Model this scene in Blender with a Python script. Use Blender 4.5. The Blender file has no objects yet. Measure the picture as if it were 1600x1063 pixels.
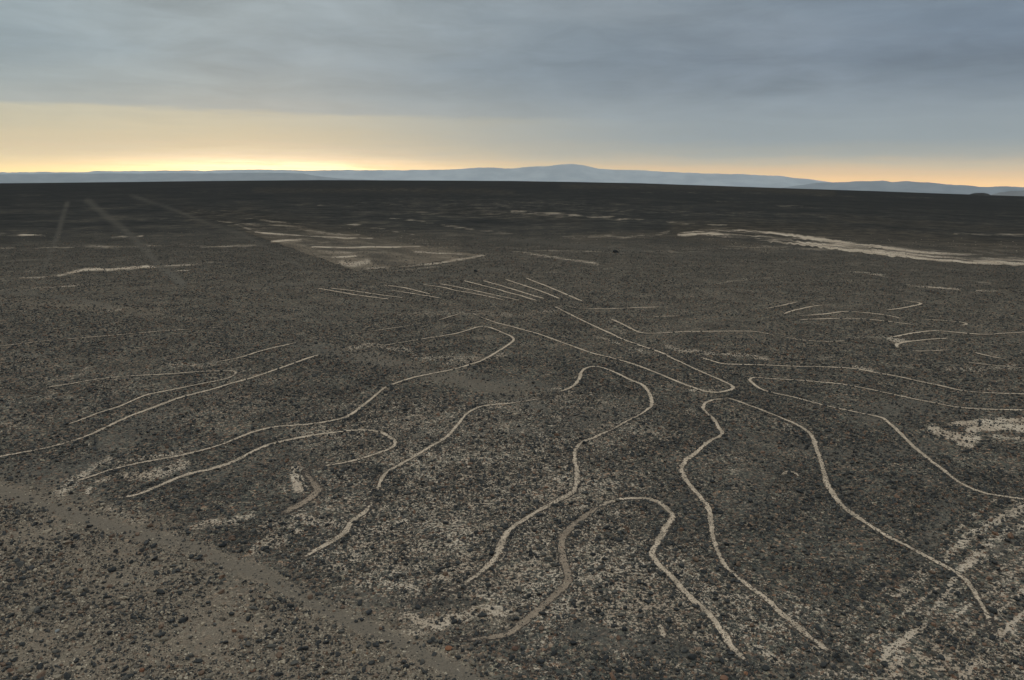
import bpy, bmesh, math, random
import numpy as np
from mathutils import Matrix, Vector

random.seed(11)
rng = np.random.default_rng(11)
scene = bpy.context.scene
col = scene.collection

# ------------------------------------------------------------------ camera
PW, PH = 1600.0, 1063.0            # size of the photograph the tracing coordinates refer to
FPX = 1208.0                       # focal length in those pixels
CAM_H = 13.0                       # viewing tower platform above the plain
PITCH = math.atan((PH / 2 - 284.0) / FPX)
ROLL = math.radians(0.6)
FWD = np.array([0, math.cos(PITCH), -math.sin(PITCH)])
_r0 = np.array([1.0, 0, 0]); _u0 = np.array([0, math.sin(PITCH), math.cos(PITCH)])
RIGHT = math.cos(ROLL) * _r0 + math.sin(ROLL) * _u0
UP = -math.sin(ROLL) * _r0 + math.cos(ROLL) * _u0
CAM = np.array([0.0, 0.0, CAM_H])

cd = bpy.data.cameras.new('camera'); cam = bpy.data.objects.new('camera', cd); col.objects.link(cam)
cd.sensor_width = 36.0; cd.lens = FPX / PW * 36.0; cd.clip_start = 0.5; cd.clip_end = 300000.0
m = Matrix.Identity(4)
for i in range(3):
    m[i][0] = RIGHT[i]; m[i][1] = UP[i]; m[i][2] = -FWD[i]; m[i][3] = CAM[i]
cam.matrix_world = m
scene.camera = cam
scene.view_settings.view_transform = 'Standard'
scene.view_settings.look = 'None'
scene.view_settings.exposure = 0.0
scene.view_settings.gamma = 1.0
scene.cycles.use_denoising = True
scene.cycles.use_adaptive_sampling = False
scene.cycles.max_bounces = 4
scene.cycles.diffuse_bounces = 2
scene.cycles.volume_bounces = 2

# ------------------------------------------------------------------ node helpers
def lin(r, g, b):
    f = lambda c: (c / 255 / 12.92) if c / 255 <= 0.04045 else ((c / 255 + 0.055) / 1.055) ** 2.4
    return (f(r), f(g), f(b), 1.0)

class NT:
    def __init__(s, tree): s.t = tree; s.n = tree.nodes; s.l = tree.links
    def new(s, typ, **kw):
        n = s.n.new(typ)
        for k, v in kw.items(): setattr(n, k, v)
        return n
    def link(s, a, b): s.l.new(a, b)
    def put(s, sock, v):
        if isinstance(v, bpy.types.NodeSocket): s.l.new(v, sock)
        else: sock.default_value = v
    def math(s, op, a, b=0.0, c=None, clamp=False):
        n = s.new('ShaderNodeMath', operation=op, use_clamp=clamp)
        s.put(n.inputs[0], a); s.put(n.inputs[1], b)
        if c is not None: s.put(n.inputs[2], c)
        return n.outputs[0]
    def sstep(s, x, a, b, lo=0.0, hi=1.0):
        n = s.new('ShaderNodeMapRange', interpolation_type='SMOOTHSTEP')
        s.put(n.inputs['Value'], x); s.put(n.inputs['From Min'], a); s.put(n.inputs['From Max'], b)
        s.put(n.inputs['To Min'], lo); s.put(n.inputs['To Max'], hi)
        return n.outputs[0]
    def mix(s, f, a, b, blend='MIX'):
        n = s.new('ShaderNodeMix', data_type='RGBA', blend_type=blend)
        s.put(n.inputs[0], f); s.put(n.inputs[6], a); s.put(n.inputs[7], b)
        return n.outputs[2]
    def ramp(s, x, stops, interp='LINEAR'):
        n = s.new('ShaderNodeValToRGB'); cr = n.color_ramp; cr.interpolation = interp
        while len(cr.elements) > 1: cr.elements.remove(cr.elements[0])
        cr.elements[0].position = stops[0][0]; cr.elements[0].color = stops[0][1]
        for p, c in stops[1:]:
            e = cr.elements.new(p); e.color = c
        s.put(n.inputs[0], x)
        return n.outputs[0]
    def noise(s, vec, scale, detail=4.0, rough=0.55, dist=0.0):
        n = s.new('ShaderNodeTexNoise'); s.put(n.inputs['Vector'], vec)
        n.inputs['Scale'].default_value = scale; n.inputs['Detail'].default_value = detail
        n.inputs['Roughness'].default_value = rough; n.inputs['Distortion'].default_value = dist
        return n.outputs['Fac']
    def xyz(s, x, y, z):
        n = s.new('ShaderNodeCombineXYZ')
        for i, v in enumerate((x, y, z)): s.put(n.inputs[i], v)
        return n.outputs[0]

# ------------------------------------------------------------------ sky and sun
SUN_AZ, SUN_EL = -17.0, 3.5          # degrees: behind the bright gap in the cloud, left of centre
world = bpy.data.worlds.new('World'); scene.world = world; world.use_nodes = True
W = NT(world.node_tree); W.n.clear()
tc = W.new('ShaderNodeTexCoord')
sep = W.new('ShaderNodeSeparateXYZ'); W.link(tc.outputs['Generated'], sep.inputs[0])
X, Y, Z = sep.outputs
el = W.math('MULTIPLY', W.math('ARCSINE', Z), 57.29578)
az = W.math('MULTIPLY', W.math('ARCTAN2', X, Y), 57.29578)
zc_ = W.math('ADD', W.math('MAXIMUM', Z, 0.0), 0.07)
P = W.xyz(W.math('DIVIDE', X, zc_), W.math('DIVIDE', Y, zc_), 0.0)      # a flat cloud deck seen in perspective
n_big = W.noise(P, 0.28, 5.0, 0.55, 0.4)
n_mid = W.noise(P, 0.85, 6.0, 0.58, 0.9)
band = W.noise(W.xyz(W.math('MULTIPLY', az, 0.06), W.math('MULTIPLY', el, 0.55), 3.1), 1.0, 5.0, 0.6, 0.3)
wisp = W.noise(W.xyz(W.math('MULTIPLY', az, 0.16), W.math('MULTIPLY', el, 1.6), 9.0), 1.0, 4.0, 0.6, 0.2)
elw = W.math('ADD', el, W.math('MULTIPLY', W.math('SUBTRACT', band, 0.5), W.sstep(el, 1.0, 5.0, 0.3, 1.7)))
elw = W.math('ADD', elw, W.sstep(el, 2.5, 5.0, 0.0, 0.75))
elw = W.math('ADD', elw, W.math('MULTIPLY', W.math('SUBTRACT', wisp, 0.5), 1.0))
t = W.math('DIVIDE', elw, 20.0, clamp=True)
q = lambda e: max(0.0, min(1.0, e / 20.0))
left = W.ramp(t, [(q(0), lin(255, 232, 150)), (q(0.5), lin(254, 230, 152)), (q(1.3), lin(250, 222, 156)), (q(2.5), lin(233, 214, 168)),
                  (q(3.7), lin(219, 208, 174)), (q(4.75), lin(212, 205, 178)), (q(5.25), lin(178, 183, 178)),
                  (q(6.6), lin(165, 176, 177)), (q(8.5), lin(161, 175, 180)), (q(12), lin(154, 168, 174)), (q(20), lin(157, 170, 177))])
right = W.ramp(t, [(q(0), lin(232, 192, 122)), (q(0.5), lin(230, 191, 126)), (q(1.2), lin(213, 187, 143)), (q(2.0), lin(168, 168, 163)),
                   (q(3.0), lin(147, 158, 167)), (q(4.6), lin(150, 161, 169)), (q(6), lin(146, 157, 166)),
                   (q(7), lin(134, 145, 156)), (q(9), lin(134, 145, 157)), (q(12), lin(146, 156, 165)), (q(20), lin(150, 160, 168))])
back = W.ramp(t, [(q(0), lin(172, 172, 166)), (q(2), lin(156, 162, 166)), (q(6), lin(146, 157, 166)), (q(20), lin(150, 160, 168))])
azw = W.math('ADD', az, W.math('MULTIPLY', W.math('SUBTRACT', n_mid, 0.5), 8.0))
f_lr = W.sstep(azw, -24.0, 16.0)
c = W.mix(f_lr, left, right)
f_bk = W.sstep(W.math('ABSOLUTE', W.math('SUBTRACT', az, SUN_AZ)), 55.0, 130.0)
c = W.mix(f_bk, c, back)
# blue-grey thicker cloud to the right, thin cloud to the left, mottled everywhere
thick = W.sstep(n_big, 0.40, 0.60)
amount = W.sstep(el, 3.5, 8.0)
dk = W.mix(W.math('MULTIPLY', thick, amount), (1, 1, 1, 1), (0.78, 0.825, 0.87, 1))
c = W.mix(1.0, c, dk, 'MULTIPLY')
n_fin = W.noise(P, 2.6, 5.0, 0.65, 0.8)
mott = W.math('ADD', W.math('ADD', 1.0, W.math('MULTIPLY', W.math('SUBTRACT', n_fin, 0.5), W.sstep(el, 2.0, 9.0, 0.0, 0.5))), W.math('MULTIPLY', W.math('SUBTRACT', n_mid, 0.5), W.sstep(el, 1.5, 7.0, 0.0, 0.75)))
rgb = W.new('ShaderNodeCombineColor')
for i in range(3): W.put(rgb.inputs[i], mott)
c = W.mix(1.0, c, rgb.outputs[0], 'MULTIPLY')
# right-hand side of the deck is darker
side = W.mix(W.math('MULTIPLY', W.sstep(az, 2.0, 38.0), W.sstep(el, 3.0, 9.0)), (1, 1, 1, 1), (0.71, 0.755, 0.83, 1))
c = W.mix(1.0, c, side, 'MULTIPLY')
# the glow where the sun stands behind the thin cloud at the horizon
ga = W.math('DIVIDE', W.math('SUBTRACT', az, SUN_AZ), 9.5)
ge = W.math('DIVIDE', W.math('SUBTRACT', el, 0.3), 1.15)
streak = W.noise(W.xyz(W.math('MULTIPLY', az, 0.22), W.math('MULTIPLY', el, 4.0), 1.5), 1.0, 4.0, 0.6, 0.3)
glow = W.math('EXPONENT', W.math('MULTIPLY', W.math('ADD', W.math('MULTIPLY', ga, ga), W.math('MULTIPLY', ge, ge)), -1.0))
GLOW = 1.5
gl = W.mix(W.math('MULTIPLY', glow, W.sstep(streak, 0.25, 0.65, 0.45, 1.1), clamp=True), (0, 0, 0, 1), (GLOW * 1.15, GLOW * 0.95, GLOW * 0.9, 1))
c = W.mix(1.0, c, gl, 'ADD')
# air near the horizon is brighter before the haze in front of it takes its share
hz = W.mix(W.math('EXPONENT', W.math('MULTIPLY', W.math('MAXIMUM', el, 0.0), -0.9)), (1, 1, 1, 1), (4.1, 3.1, 1.25, 1))
c = W.mix(1.0, c, hz, 'MULTIPLY')
# overcast deck brightens towards the zenith
zen = W.mix(W.sstep(Z, 0.21, 0.9), (1, 1, 1, 1), (3.5, 3.3, 3.05, 1))
c = W.mix(1.0, c, zen, 'MULTIPLY')
skyt = W.new('ShaderNodeTexSky', sky_type='NISHITA', sun_disc=False)
skyt.sun_elevation = math.radians(SUN_EL); skyt.sun_rotation = math.radians(SUN_AZ)
bg1 = W.new('ShaderNodeBackground'); W.link(skyt.outputs[0], bg1.inputs[0]); bg1.inputs[1].default_value = 0.05
bg2 = W.new('ShaderNodeBackground'); W.link(c, bg2.inputs[0]); bg2.inputs[1].default_value = 1.0
mx = W.new('ShaderNodeMixShader'); mx.inputs[0].default_value = 0.93     # 93 % cloud cover
W.link(bg1.outputs[0], mx.inputs[1]); W.link(bg2.outputs[0], mx.inputs[2])
wo = W.new('ShaderNodeOutputWorld'); W.link(mx.outputs[0], wo.inputs[0])
world.cycles.sampling_method = 'MANUAL'; world.cycles.sample_map_resolution = 1024

sl = bpy.data.lights.new('sun', 'SUN'); sl.energy = 0.6; sl.angle = math.radians(12); sl.color = (1.0, 0.86, 0.66)
sun = bpy.data.objects.new('sun', sl); col.objects.link(sun)
a_, e_ = math.radians(SUN_AZ), math.radians(SUN_EL + 3)
sun.rotation_euler = Vector((math.sin(a_) * math.cos(e_), math.cos(a_) * math.cos(e_), math.sin(e_))).to_track_quat('Z', 'Y').to_euler()
sun.location = (0, 0, 60)

# ------------------------------------------------------------------ numeric helpers
def sst(x, a, b):
    t = np.clip((x - a) / (b - a), 0, 1); return t * t * (3 - 2 * t)

def _hash(ix, iy, seed):
    h = (ix.astype(np.int64) * 374761393 + iy.astype(np.int64) * 668265263 + seed * 1442695041) & 0xFFFFFFFF
    h = ((h ^ (h >> 13)) * 1274126177) & 0xFFFFFFFF
    return ((h ^ (h >> 16)) & 0xFFFFFF) / float(0xFFFFFF)

def vnoise(x, y, seed=0):
    ix = np.floor(x); iy = np.floor(y); fx = x - ix; fy = y - iy
    fx = fx * fx * (3 - 2 * fx); fy = fy * fy * (3 - 2 * fy)
    a = _hash(ix, iy, seed); b = _hash(ix + 1, iy, seed); c = _hash(ix, iy + 1, seed); d = _hash(ix + 1, iy + 1, seed)
    return (a + (b - a) * fx) * (1 - fy) + (c + (d - c) * fx) * fy

def fbm(x, y, seed=0, octv=4, gain=0.5):
    s = 0; a = 1.0; n = 0
    for k in range(octv):
        s = s + a * vnoise(x * 2 ** k + 17.3 * k, y * 2 ** k - 9.1 * k, seed + k); n += a; a *= gain
    return s / n

def ray(px, py):
    d = FWD * FPX + RIGHT * (px - PW / 2) - UP * (py - PH / 2)
    return d / np.linalg.norm(d)

def project(x, y, z):
    rx, ry, rz = x - CAM[0], y - CAM[1], z - CAM[2]
    f = np.maximum(rx * FWD[0] + ry * FWD[1] + rz * FWD[2], 1e-3)
    u = PW / 2 + FPX * (rx * RIGHT[0] + ry * RIGHT[1] + rz * RIGHT[2]) / f
    v = PH / 2 - FPX * (rx * UP[0] + ry * UP[1] + rz * UP[2]) / f
    return u, v

# skyline of the plain, from the photograph
CREST = [(0, 287), (250, 284), (500, 281.5), (800, 283), (1000, 286.5), (1200, 293.5), (1400, 300.5), (1600, 307.5)]
RC = 800.0
_ca, _cz = [], []
for px, py in CREST:
    d = ray(px, py); _ca.append(math.atan2(d[0], d[1])); _cz.append(CAM_H + RC * d[2] / math.hypot(d[0], d[1]))
_ca = np.array([-math.pi] + _ca + [math.pi]); _cz = np.array([0.0] + _cz + [0.0])

def height(x, y):
    x = np.asarray(x, float); y = np.asarray(y, float)
    r = np.hypot(x, y); a = np.arctan2(x, y)
    zc = np.interp(a, _ca, _cz)
    z = zc * sst(r, 150, RC) - 60 * sst(r, RC, 2600) - 560 * sst(r, 2200, 22000)
    z = z + (fbm(x / 9.0, y / 9.0, 3, 2) - 0.5) * 0.22 * (1 - sst(r, 90, 220))
    z = z + (fbm(x / 70.0, y / 70.0, 5, 2) - 0.5) * 0.9 * sst(r, 60, 200) * (1 - sst(r, 450, 800) * 0.6)
    return z

def ground_at(px, py):
    d = ray(px, py)
    ts = np.geomspace(14, 900, 600)
    p = CAM[None] + ts[:, None] * d[None]
    g = p[:, 2] - height(p[:, 0], p[:, 1])
    k = np.where(g < 0)[0]
    if len(k) == 0:
        tt = 740.0
    elif k[0] == 0: tt = ts[0]
    else:
        lo, hi = ts[k[0] - 1], ts[k[0]]
        for _ in range(24):
            mid = (lo + hi) / 2; q_ = CAM + mid * d
            if q_[2] - height(q_[0], q_[1]) > 0: lo = mid
            else: hi = mid
        tt = (lo + hi) / 2
    q_ = CAM + tt * d
    return q_[0], q_[1]

def catmull(pts, n=8):
    p = np.array(pts, float)
    p = np.vstack([2 * p[0] - p[1], p, 2 * p[-1] - p[-2]])
    out = []
    for i in range(1, len(p) - 2):
        p0, p1, p2, p3 = p[i - 1], p[i], p[i + 1], p[i + 2]
        for k in range(n):
            t = k / n
            out.append(0.5 * (2 * p1 + (p2 - p0) * t + (2 * p0 - 5 * p1 + 4 * p2 - p3) * t * t + (3 * p1 - p0 - 3 * p2 + p3) * t ** 3))
    out.append(p[-2])
    return np.array(out)

# ------------------------------------------------------------------ what the ground is made of, traced once
# soft marks of bare pale soil: (points, half width in traced pixels, strength)
PALE = [
 # far plain: thin streaks and worn bands
 ([(0,437),(60,433),(90,430)],2,.45), ([(90,430),(130,423),(180,421),(225,417),(236,418)],2.2,.75), ([(240,418),(290,414),(332,408)],1.8,.45),
 ([(0,367),(70,367.5)],1.2,.55), ([(175,371),(222,370)],1.2,.5), ([(0,388),(60,387),(150,386),(215,385),(340,384),(420,386)],1.8,.3),
 ([(0,427),(60,423)],1.3,.25), ([(250,345),(267,345)],1,.45), ([(30,449),(90,448),(150,445)],1.8,.4), ([(268,425),(297,422)],1.3,.5),
 ([(0,457),(60,460),(100,467),(140,475),(178,481)],4,.16), ([(170,486),(190,484)],1.5,.5), ([(270,337),(300,342),(330,347),(360,353)],1.3,.16),
 ([(730,316),(800,329)],1.2,.22), ([(800,330),(830,333),(885,335),(930,339),(1000,344),(1032,346)],1.3,.5), ([(1040,347),(1100,350),(1135,352)],1.2,.4),
 ([(400,300),(500,298),(640,296.5)],1.6,.18), ([(640,297),(760,299)],1.3,.16), ([(980,300),(1100,301),(1200,304)],1.4,.26), ([(1200,304),(1400,308),(1600,312)],1.2,.24),
 ([(1090,312),(1150,315),(1200,319),(1255,322)],1.1,.3), ([(700,315),(760,319),(800,322)],1.2,.2), ([(540,349),(590,357),(645,366)],1.3,.25),
 ([(610,340),(670,348),(735,358),(800,366)],1.6,.25), ([(497,321),(510,322)],1,.4), ([(820,395),(850,401),(880,404)],1.6,.45), ([(870,404),(905,407),(932,413)],1.8,.6),
 ([(800,394),(870,392),(945,394)],1.4,.35), ([(915,393),(944,394)],1,.6), ([(945,395),(1000,393),(1090,390),(1200,386),(1300,390)],3,.22), ([(880,371),(950,370),(1020,368),(1042,361)],2.5,.2),
 ([(835,427),(900,425),(955,420)],1.2,.3), ([(0,440),(200,448),(400,448),(500,441),(640,434),(800,424)],2,.13), ([(1120,444),(1150,439),(1205,434)],2,.3), ([(950,465),(1000,461),(1060,458),(1110,459)],3.5,.2),
 ([(1330,424),(1350,426),(1382,431)],1.3,.5), ([(1300,426),(1332,428)],1.2,.3), ([(1300,437),(1332,439)],1.3,.4), ([(1415,445),(1450,449),(1500,452)],1.6,.6), ([(1525,454),(1556,455)],1.6,.5),
 ([(1526,441),(1548,443)],1.4,.5), ([(1490,365),(1545,366),(1600,368)],1.5,.3), ([(1470,345),(1600,352)],1.5,.14), ([(1060,366),(1085,366)],1.6,.7), ([(1200,434),(1230,429)],1.2,.25),
 ([(790,441),(940,437)],1.0,.2), ([(420,405),(430,420),(470,421)],1.6,.12), ([(455,403),(465,412),(478,421)],1.3,.25), ([(570,447),(592,451)],1.2,.4),
 ([(1200,322),(1310,326)],1.2,.2), ([(1130,330),(1330,342)],1.6,.15), ([(0,306),(200,303),(400,300)],1.3,.14), ([(860,300),(980,298)],1.2,.16),
 # streaks on the trapezoid
 ([(400,364),(445,367),(500,370),(582,373)],1.3,.36), ([(424,378),(470,375)],1.4,.55), ([(488,386),(560,387),(655,385)],1.5,.5), ([(520,402),(556,400)],1.4,.55), ([(538,409),(560,413),(575,411)],5,.42), ([(575,421),(640,415),(700,408),(757,400)],2.0,.55),
 ([(560,424),(640,421),(700,413)],1.6,.35), ([(648,393),(722,397)],1.4,.4), ([(355,349),(420,352),(470,356)],1.6,.16), ([(330,342),(365,350),(395,362)],1.6,.2), ([(385,344),(470,350)],1.8,.2), ([(480,362),(560,367)],2,.22), ([(620,395),(560,394),(500,393)],2.2,.2),
 # middle ground, stony patches where pale soil shows
 ([(545,543),(580,541),(640,545)],5,.42), ([(640,553),(700,557),(740,560)],6,.38), ([(700,566),(760,562),(790,555)],5,.4), ([(620,490),(680,487),(730,489),(800,492),(870,488)],4,.3),
 ([(340,560),(310,571),(250,572)],5,.35), ([(150,575),(110,585),(60,592)],7,.3), ([(20,590),(80,610),(140,640)],16,.22), ([(0,560),(180,572)],12,.14),
 ([(860,608),(890,612),(870,620)],5,.4), ([(700,640),(670,660),(640,655)],10,.34), ([(690,628),(740,632),(800,640)],10,.34), ([(1040,540),(1065,546),(1100,550),(1160,556),(1200,560)],4,.5),
 ([(925,526),(970,536)],2.5,.5), ([(930,500),(970,512),(1040,510)],8,.22), ([(985,545),(1040,553)],5,.35), ([(1390,528),(1410,533)],5,.55), ([(1330,527),(1390,526)],4,.3), ([(1340,573),(1360,578)],4,.5),
 ([(1480,575),(1540,577),(1590,573)],5,.4), ([(1210,560),(1290,561)],6,.22), ([(1550,552),(1560,556)],2.5,.5), ([(1060,640),(1090,645)],7,.34), ([(1140,655),(1180,660)],8,.26),
 ([(1290,640),(1240,600)],12,.1), ([(1220,662),(1250,675)],9,.32), ([(1080,610),(1115,608)],3,.5), ([(1130,600),(1110,606)],2,.45),
 # the bright patch at the right edge
 ([(1452,668),(1475,676),(1500,682),(1530,688)],7,0.87), ([(1490,662),(1540,660),(1605,655)],5,0.77), ([(1520,672),(1560,668),(1605,668)],7,0.92), ([(1500,692),(1520,697)],4,0.84), ([(1560,682),(1605,686)],4,0.56), ([(1480,660),(1510,656)],3,.4),
 # near field
 ([(108,748),(140,733),(175,722)],7,.62), ([(185,722),(225,716),(280,708)],4,.5), ([(92,770),(105,752)],8,.5), ([(205,745),(250,738),(275,732)],11,.5), ([(150,755),(175,750)],6,.45), ([(135,770),(137,762)],4,.6),
 ([(165,738),(195,728)],2.5,.55), ([(0,755),(30,750)],10,.2), ([(60,775),(0,780)],16,.16), ([(180,800),(220,815)],9,.36), ([(245,840),(270,836)],5,.45), ([(300,826),(345,812),(390,808)],7,.5), ([(370,806),(392,806)],3,.8),
 ([(468,735),(470,752),(474,768)],7,.7), ([(450,770),(440,762)],5,.4), ([(545,752),(560,758)],8,.4), ([(480,800),(520,790),(560,780)],13,.42), ([(420,835),(480,815),(520,820)],16,.46), ([(455,833),(472,831)],3.5,.9), ([(400,865),(440,850)],16,.5),
 ([(545,840),(600,825),(640,850)],30,.36), ([(540,870),(580,865),(570,850)],10,.45), ([(650,800),(720,810),(760,780)],34,.3), ([(620,815),(635,812)],3,.6), ([(700,730),(760,760)],24,.24), ([(690,893),(720,905),(740,890)],13,.5), ([(720,886),(735,880)],6,.5),
 ([(600,912),(610,910),(650,916)],5,.6), ([(635,960),(680,968),(730,962),(790,955)],13,.66), ([(630,985),(660,988)],7,.5), ([(840,1010),(830,1030)],20,.3), ([(820,720),(860,745),(880,720)],26,.24), ([(920,690),(980,720),(1030,690)],26,.16),
 ([(920,905),(990,882)],6,.55), ([(890,955),(950,950),(1000,930)],14,.45), ([(940,1000),(1000,1030),(1090,1045)],22,.34), ([(1050,955),(1080,985)],20,.4), ([(960,800),(1000,820),(970,850)],22,.3), ([(1060,860),(1100,895)],22,.3),
 ([(1130,900),(1160,960),(1220,1000)],26,.36), ([(1200,1010),(1290,1050)],26,.36), ([(1140,830),(1180,870)],18,.26), ([(850,830),(820,900),(760,860)],24,.24), ([(1000,760),(1040,775),(1050,770)],9,.3), ([(1200,760),(1260,800)],24,.18), ([(1250,850),(1330,880)],28,.18),
 ([(860,880),(850,920)],9,.36), ([(880,790),(850,810)],9,.36), ([(800,1040),(880,1050)],20,.3),
 # parallel worn stripes, lower right
 ([(1480,872),(1500,853),(1530,835),(1560,815),(1605,786)],8,.62), ([(1512,890),(1545,862),(1570,838),(1605,815)],9,.62), ([(1535,880),(1560,868),(1600,850)],6,.42), ([(1495,905),(1470,940),(1452,957)],6,.6),
 ([(1390,930),(1430,905),(1450,890)],13,.42), ([(1340,905),(1380,885)],14,.3), ([(1442,975),(1405,1000),(1374,1029)],6,.85), ([(1400,1015),(1385,1050)],11,.55), ([(1605,957),(1580,975),(1560,991)],5.5,.95), ([(1533,1026),(1511,1056)],5,1.0),
 ([(1605,890),(1565,915),(1560,960)],15,.40), ([(1602,1010),(1572,1032)],6,.55), ([(1530,990),(1490,1030),(1480,1060)],11,.45), ([(1430,985),(1460,1000)],8,.4), ([(1285,1010),(1308,1052)],11,.5), ([(1345,985),(1330,1010)],9,.35), ([(1470,960),(1500,975)],9,.4), ([(1590,780),(1608,788)],6,.55), ([(1555,1000),(1600,975)],8,.4),
] + [([(x0_, y0_), (x0_ + l_ * 0.85, y0_ - l_ * 0.66)], h_ * 1.35, s_ - 0.06) for x0_, y0_, l_, h_, s_ in
  [(1330,960,60,3,.5),(1352,1000,90,3,.5),(1372,940,80,3.5,.5),(1402,965,70,3,.6),(1392,1046,90,3.5,.55),(1425,1052,70,3,.55),(1440,1030,90,3.5,.55),(1466,1058,110,3,.5),(1470,985,70,3,.6),(1490,960,60,3,.5),
   (1500,1010,80,3,.6),(1545,1052,70,3.5,.55),(1570,1056,50,3,.5),(1535,935,80,3,.55),(1555,960,60,3,.6),(1500,862,90,3,.55),(1470,850,110,3,.45),(1445,880,60,3,.45),(1580,935,40,3,.55),(1585,880,30,3,.55),(1320,1040,70,3,.4),(1545,905,70,3,.5),(1410,1000,120,2.6,.5),(1445,965,120,2.6,.5)]] + [
 ([(262,431),(282,443)],4.5,.42), ([(195,360),(220,385),(237,405),(258,427)],4,.15), ([(90,365),(80,390),(66,425)],3,.15),
 ([(1300,960),(1340,1000),(1300,1040)],26,.3), ([(1570,900),(1600,880)],14,.4), ([(1410,940),(1440,950)],16,.4), ([(1340,900),(1380,880)],16,.28), ([(1590,785),(1610,790)],6,.5), ([(1560,770),(1610,775)],5,.3),
]
# compacted or sandier bands with few stones: (points, half width, strength)
SMOOTH = [
 ([(0,765),(100,800),(200,830),(300,856),(390,890),(460,928),(540,965),(620,1004),(700,1042),(740,1070)],10,0.9),
 ([(470,540),(560,556),(640,575),(740,600),(850,640)],9,.55), ([(740,588),(790,600),(850,606)],9,.5), ([(250,650),(120,730),(0,745)],22,.35), ([(500,700),(430,720),(300,745)],14,.25),
 ([(1430,628),(1390,640),(1360,650)],14,.6), ([(1500,645),(1440,640),(1380,640)],10,.4), ([(1290,710),(1360,706),(1440,700)],10,.55), ([(1480,790),(1430,870)],14,.5), ([(1140,690),(1260,700)],16,.3),
 ([(1190,730),(1170,790)],26,.25), ([(900,985),(960,1000),(1060,1010)],18,.55), ([(810,680),(860,668),(980,640)],14,.4), ([(1260,1040),(1320,1030)],18,.35), ([(1590,830),(1560,860)],10,.5),
 ([(0,800),(120,880),(250,960),(420,1010),(560,1050)],60,.08), ([(560,930),(620,945),(720,935)],12,.35), ([(470,790),(430,815)],12,.4), ([(650,680),(760,680)],16,.25), ([(1030,790),(1075,770)],10,.5),
 ([(105,318),(97,340),(90,365),(80,390),(68,418)],3,.6), ([(140,316),(170,340),(195,360),(220,385),(237,405),(262,430),(282,443)],4.5,.55), ([(262,428),(282,443)],6,.9),
 ([(205,306),(290,335),(380,368),(460,410),(480,425)],2.6,.45), ([(400,448),(520,440),(640,432),(800,420)],3,.35), ([(0,457),(60,460),(110,468),(170,480)],4,.5),
 ([(800,375),(900,385),(1000,392)],4,.35), ([(1060,400),(1300,392),(1400,410)],5,.2), ([(640,440),(560,480),(420,500)],18,.16),
]
BROWN = [ ([(1060,354),(1300,362),(1610,388)],13,.7), ([(300,332),(480,352),(700,388)],16,.35), ([(880,291),(1100,293),(1300,302)],4,.6), ([(400,298),(640,297),(800,300)],4,.5), ([(900,372),(1050,366),(1200,390)],7,.5), ([(1300,340),(1600,362)],7,.45), ([(0,470),(120,478),(250,490)],8,.3), ([(-20,760),(100,798),(200,829),(300,855),(390,889),(460,927),(540,964),(620,1003),(700,1041)],17,.75), ([(700,330),(900,345)],8,.3),
 ([(0,850),(150,900),(300,960),(450,1010),(600,1050)],95,.9), ([(0,1000),(300,1050)],90,.9), ([(0,770),(120,800),(240,830)],30,.7), ([(650,975),(800,960)],25,.5), ([(540,545),(740,600),(850,620)],10,.4) ]

def strokes(u, v, wu, wv, table):
    """max over strokes of strength * falloff; wu, wv are noise offsets (unit range) that roughen the edges"""
    out = np.zeros_like(u)
    for pts, hw, st in table:
        if table is PALE and hw < 2.5 and max(pt[1] for pt in pts) < 365: st = st * 0.62
        p = np.array(pts, float)
        if hw > 3: p = catmull(p, 4) if len(p) > 2 else p
        rad = hw * 2.2 + 1
        sel = np.where((u > p[:, 0].min() - rad * 1.6) & (u < p[:, 0].max() + rad * 1.6) & (v > p[:, 1].min() - rad) & (v < p[:, 1].max() + rad))[0]
        if len(sel) == 0: continue
        k = min(hw, 14) * 0.9
        uu = u[sel] + wu[sel] * k * 1.6; vv = v[sel] + wv[sel] * k
        best = np.full(len(sel), 1e9)
        if hw < 3.5: thin = np.clip(0.5 + 1.2 * vnoise(uu / 18.0, vv / 2.0, 7) * vnoise(uu / 47.0, vv / 5.0, 8) * 1.5, 0, 1.15)
        else: thin = 1.0
        for (x0, y0), (x1, y1) in zip(p[:-1], p[1:]):
            dx, dy = x1 - x0, y1 - y0; L = dx * dx + dy * dy + 1e-9
            s = np.clip(((uu - x0) * dx + (vv - y0) * dy) / L, 0, 1)
            ex = (uu - x0 - s * dx) * 0.62; ey = vv - y0 - s * dy
            best = np.minimum(best, ex * ex + ey * ey)
        d = np.sqrt(best) / hw
        out[sel] = np.maximum(out[sel], st * thin * (1 - sst(d, 0.25, 1.5)))
    return out

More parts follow.
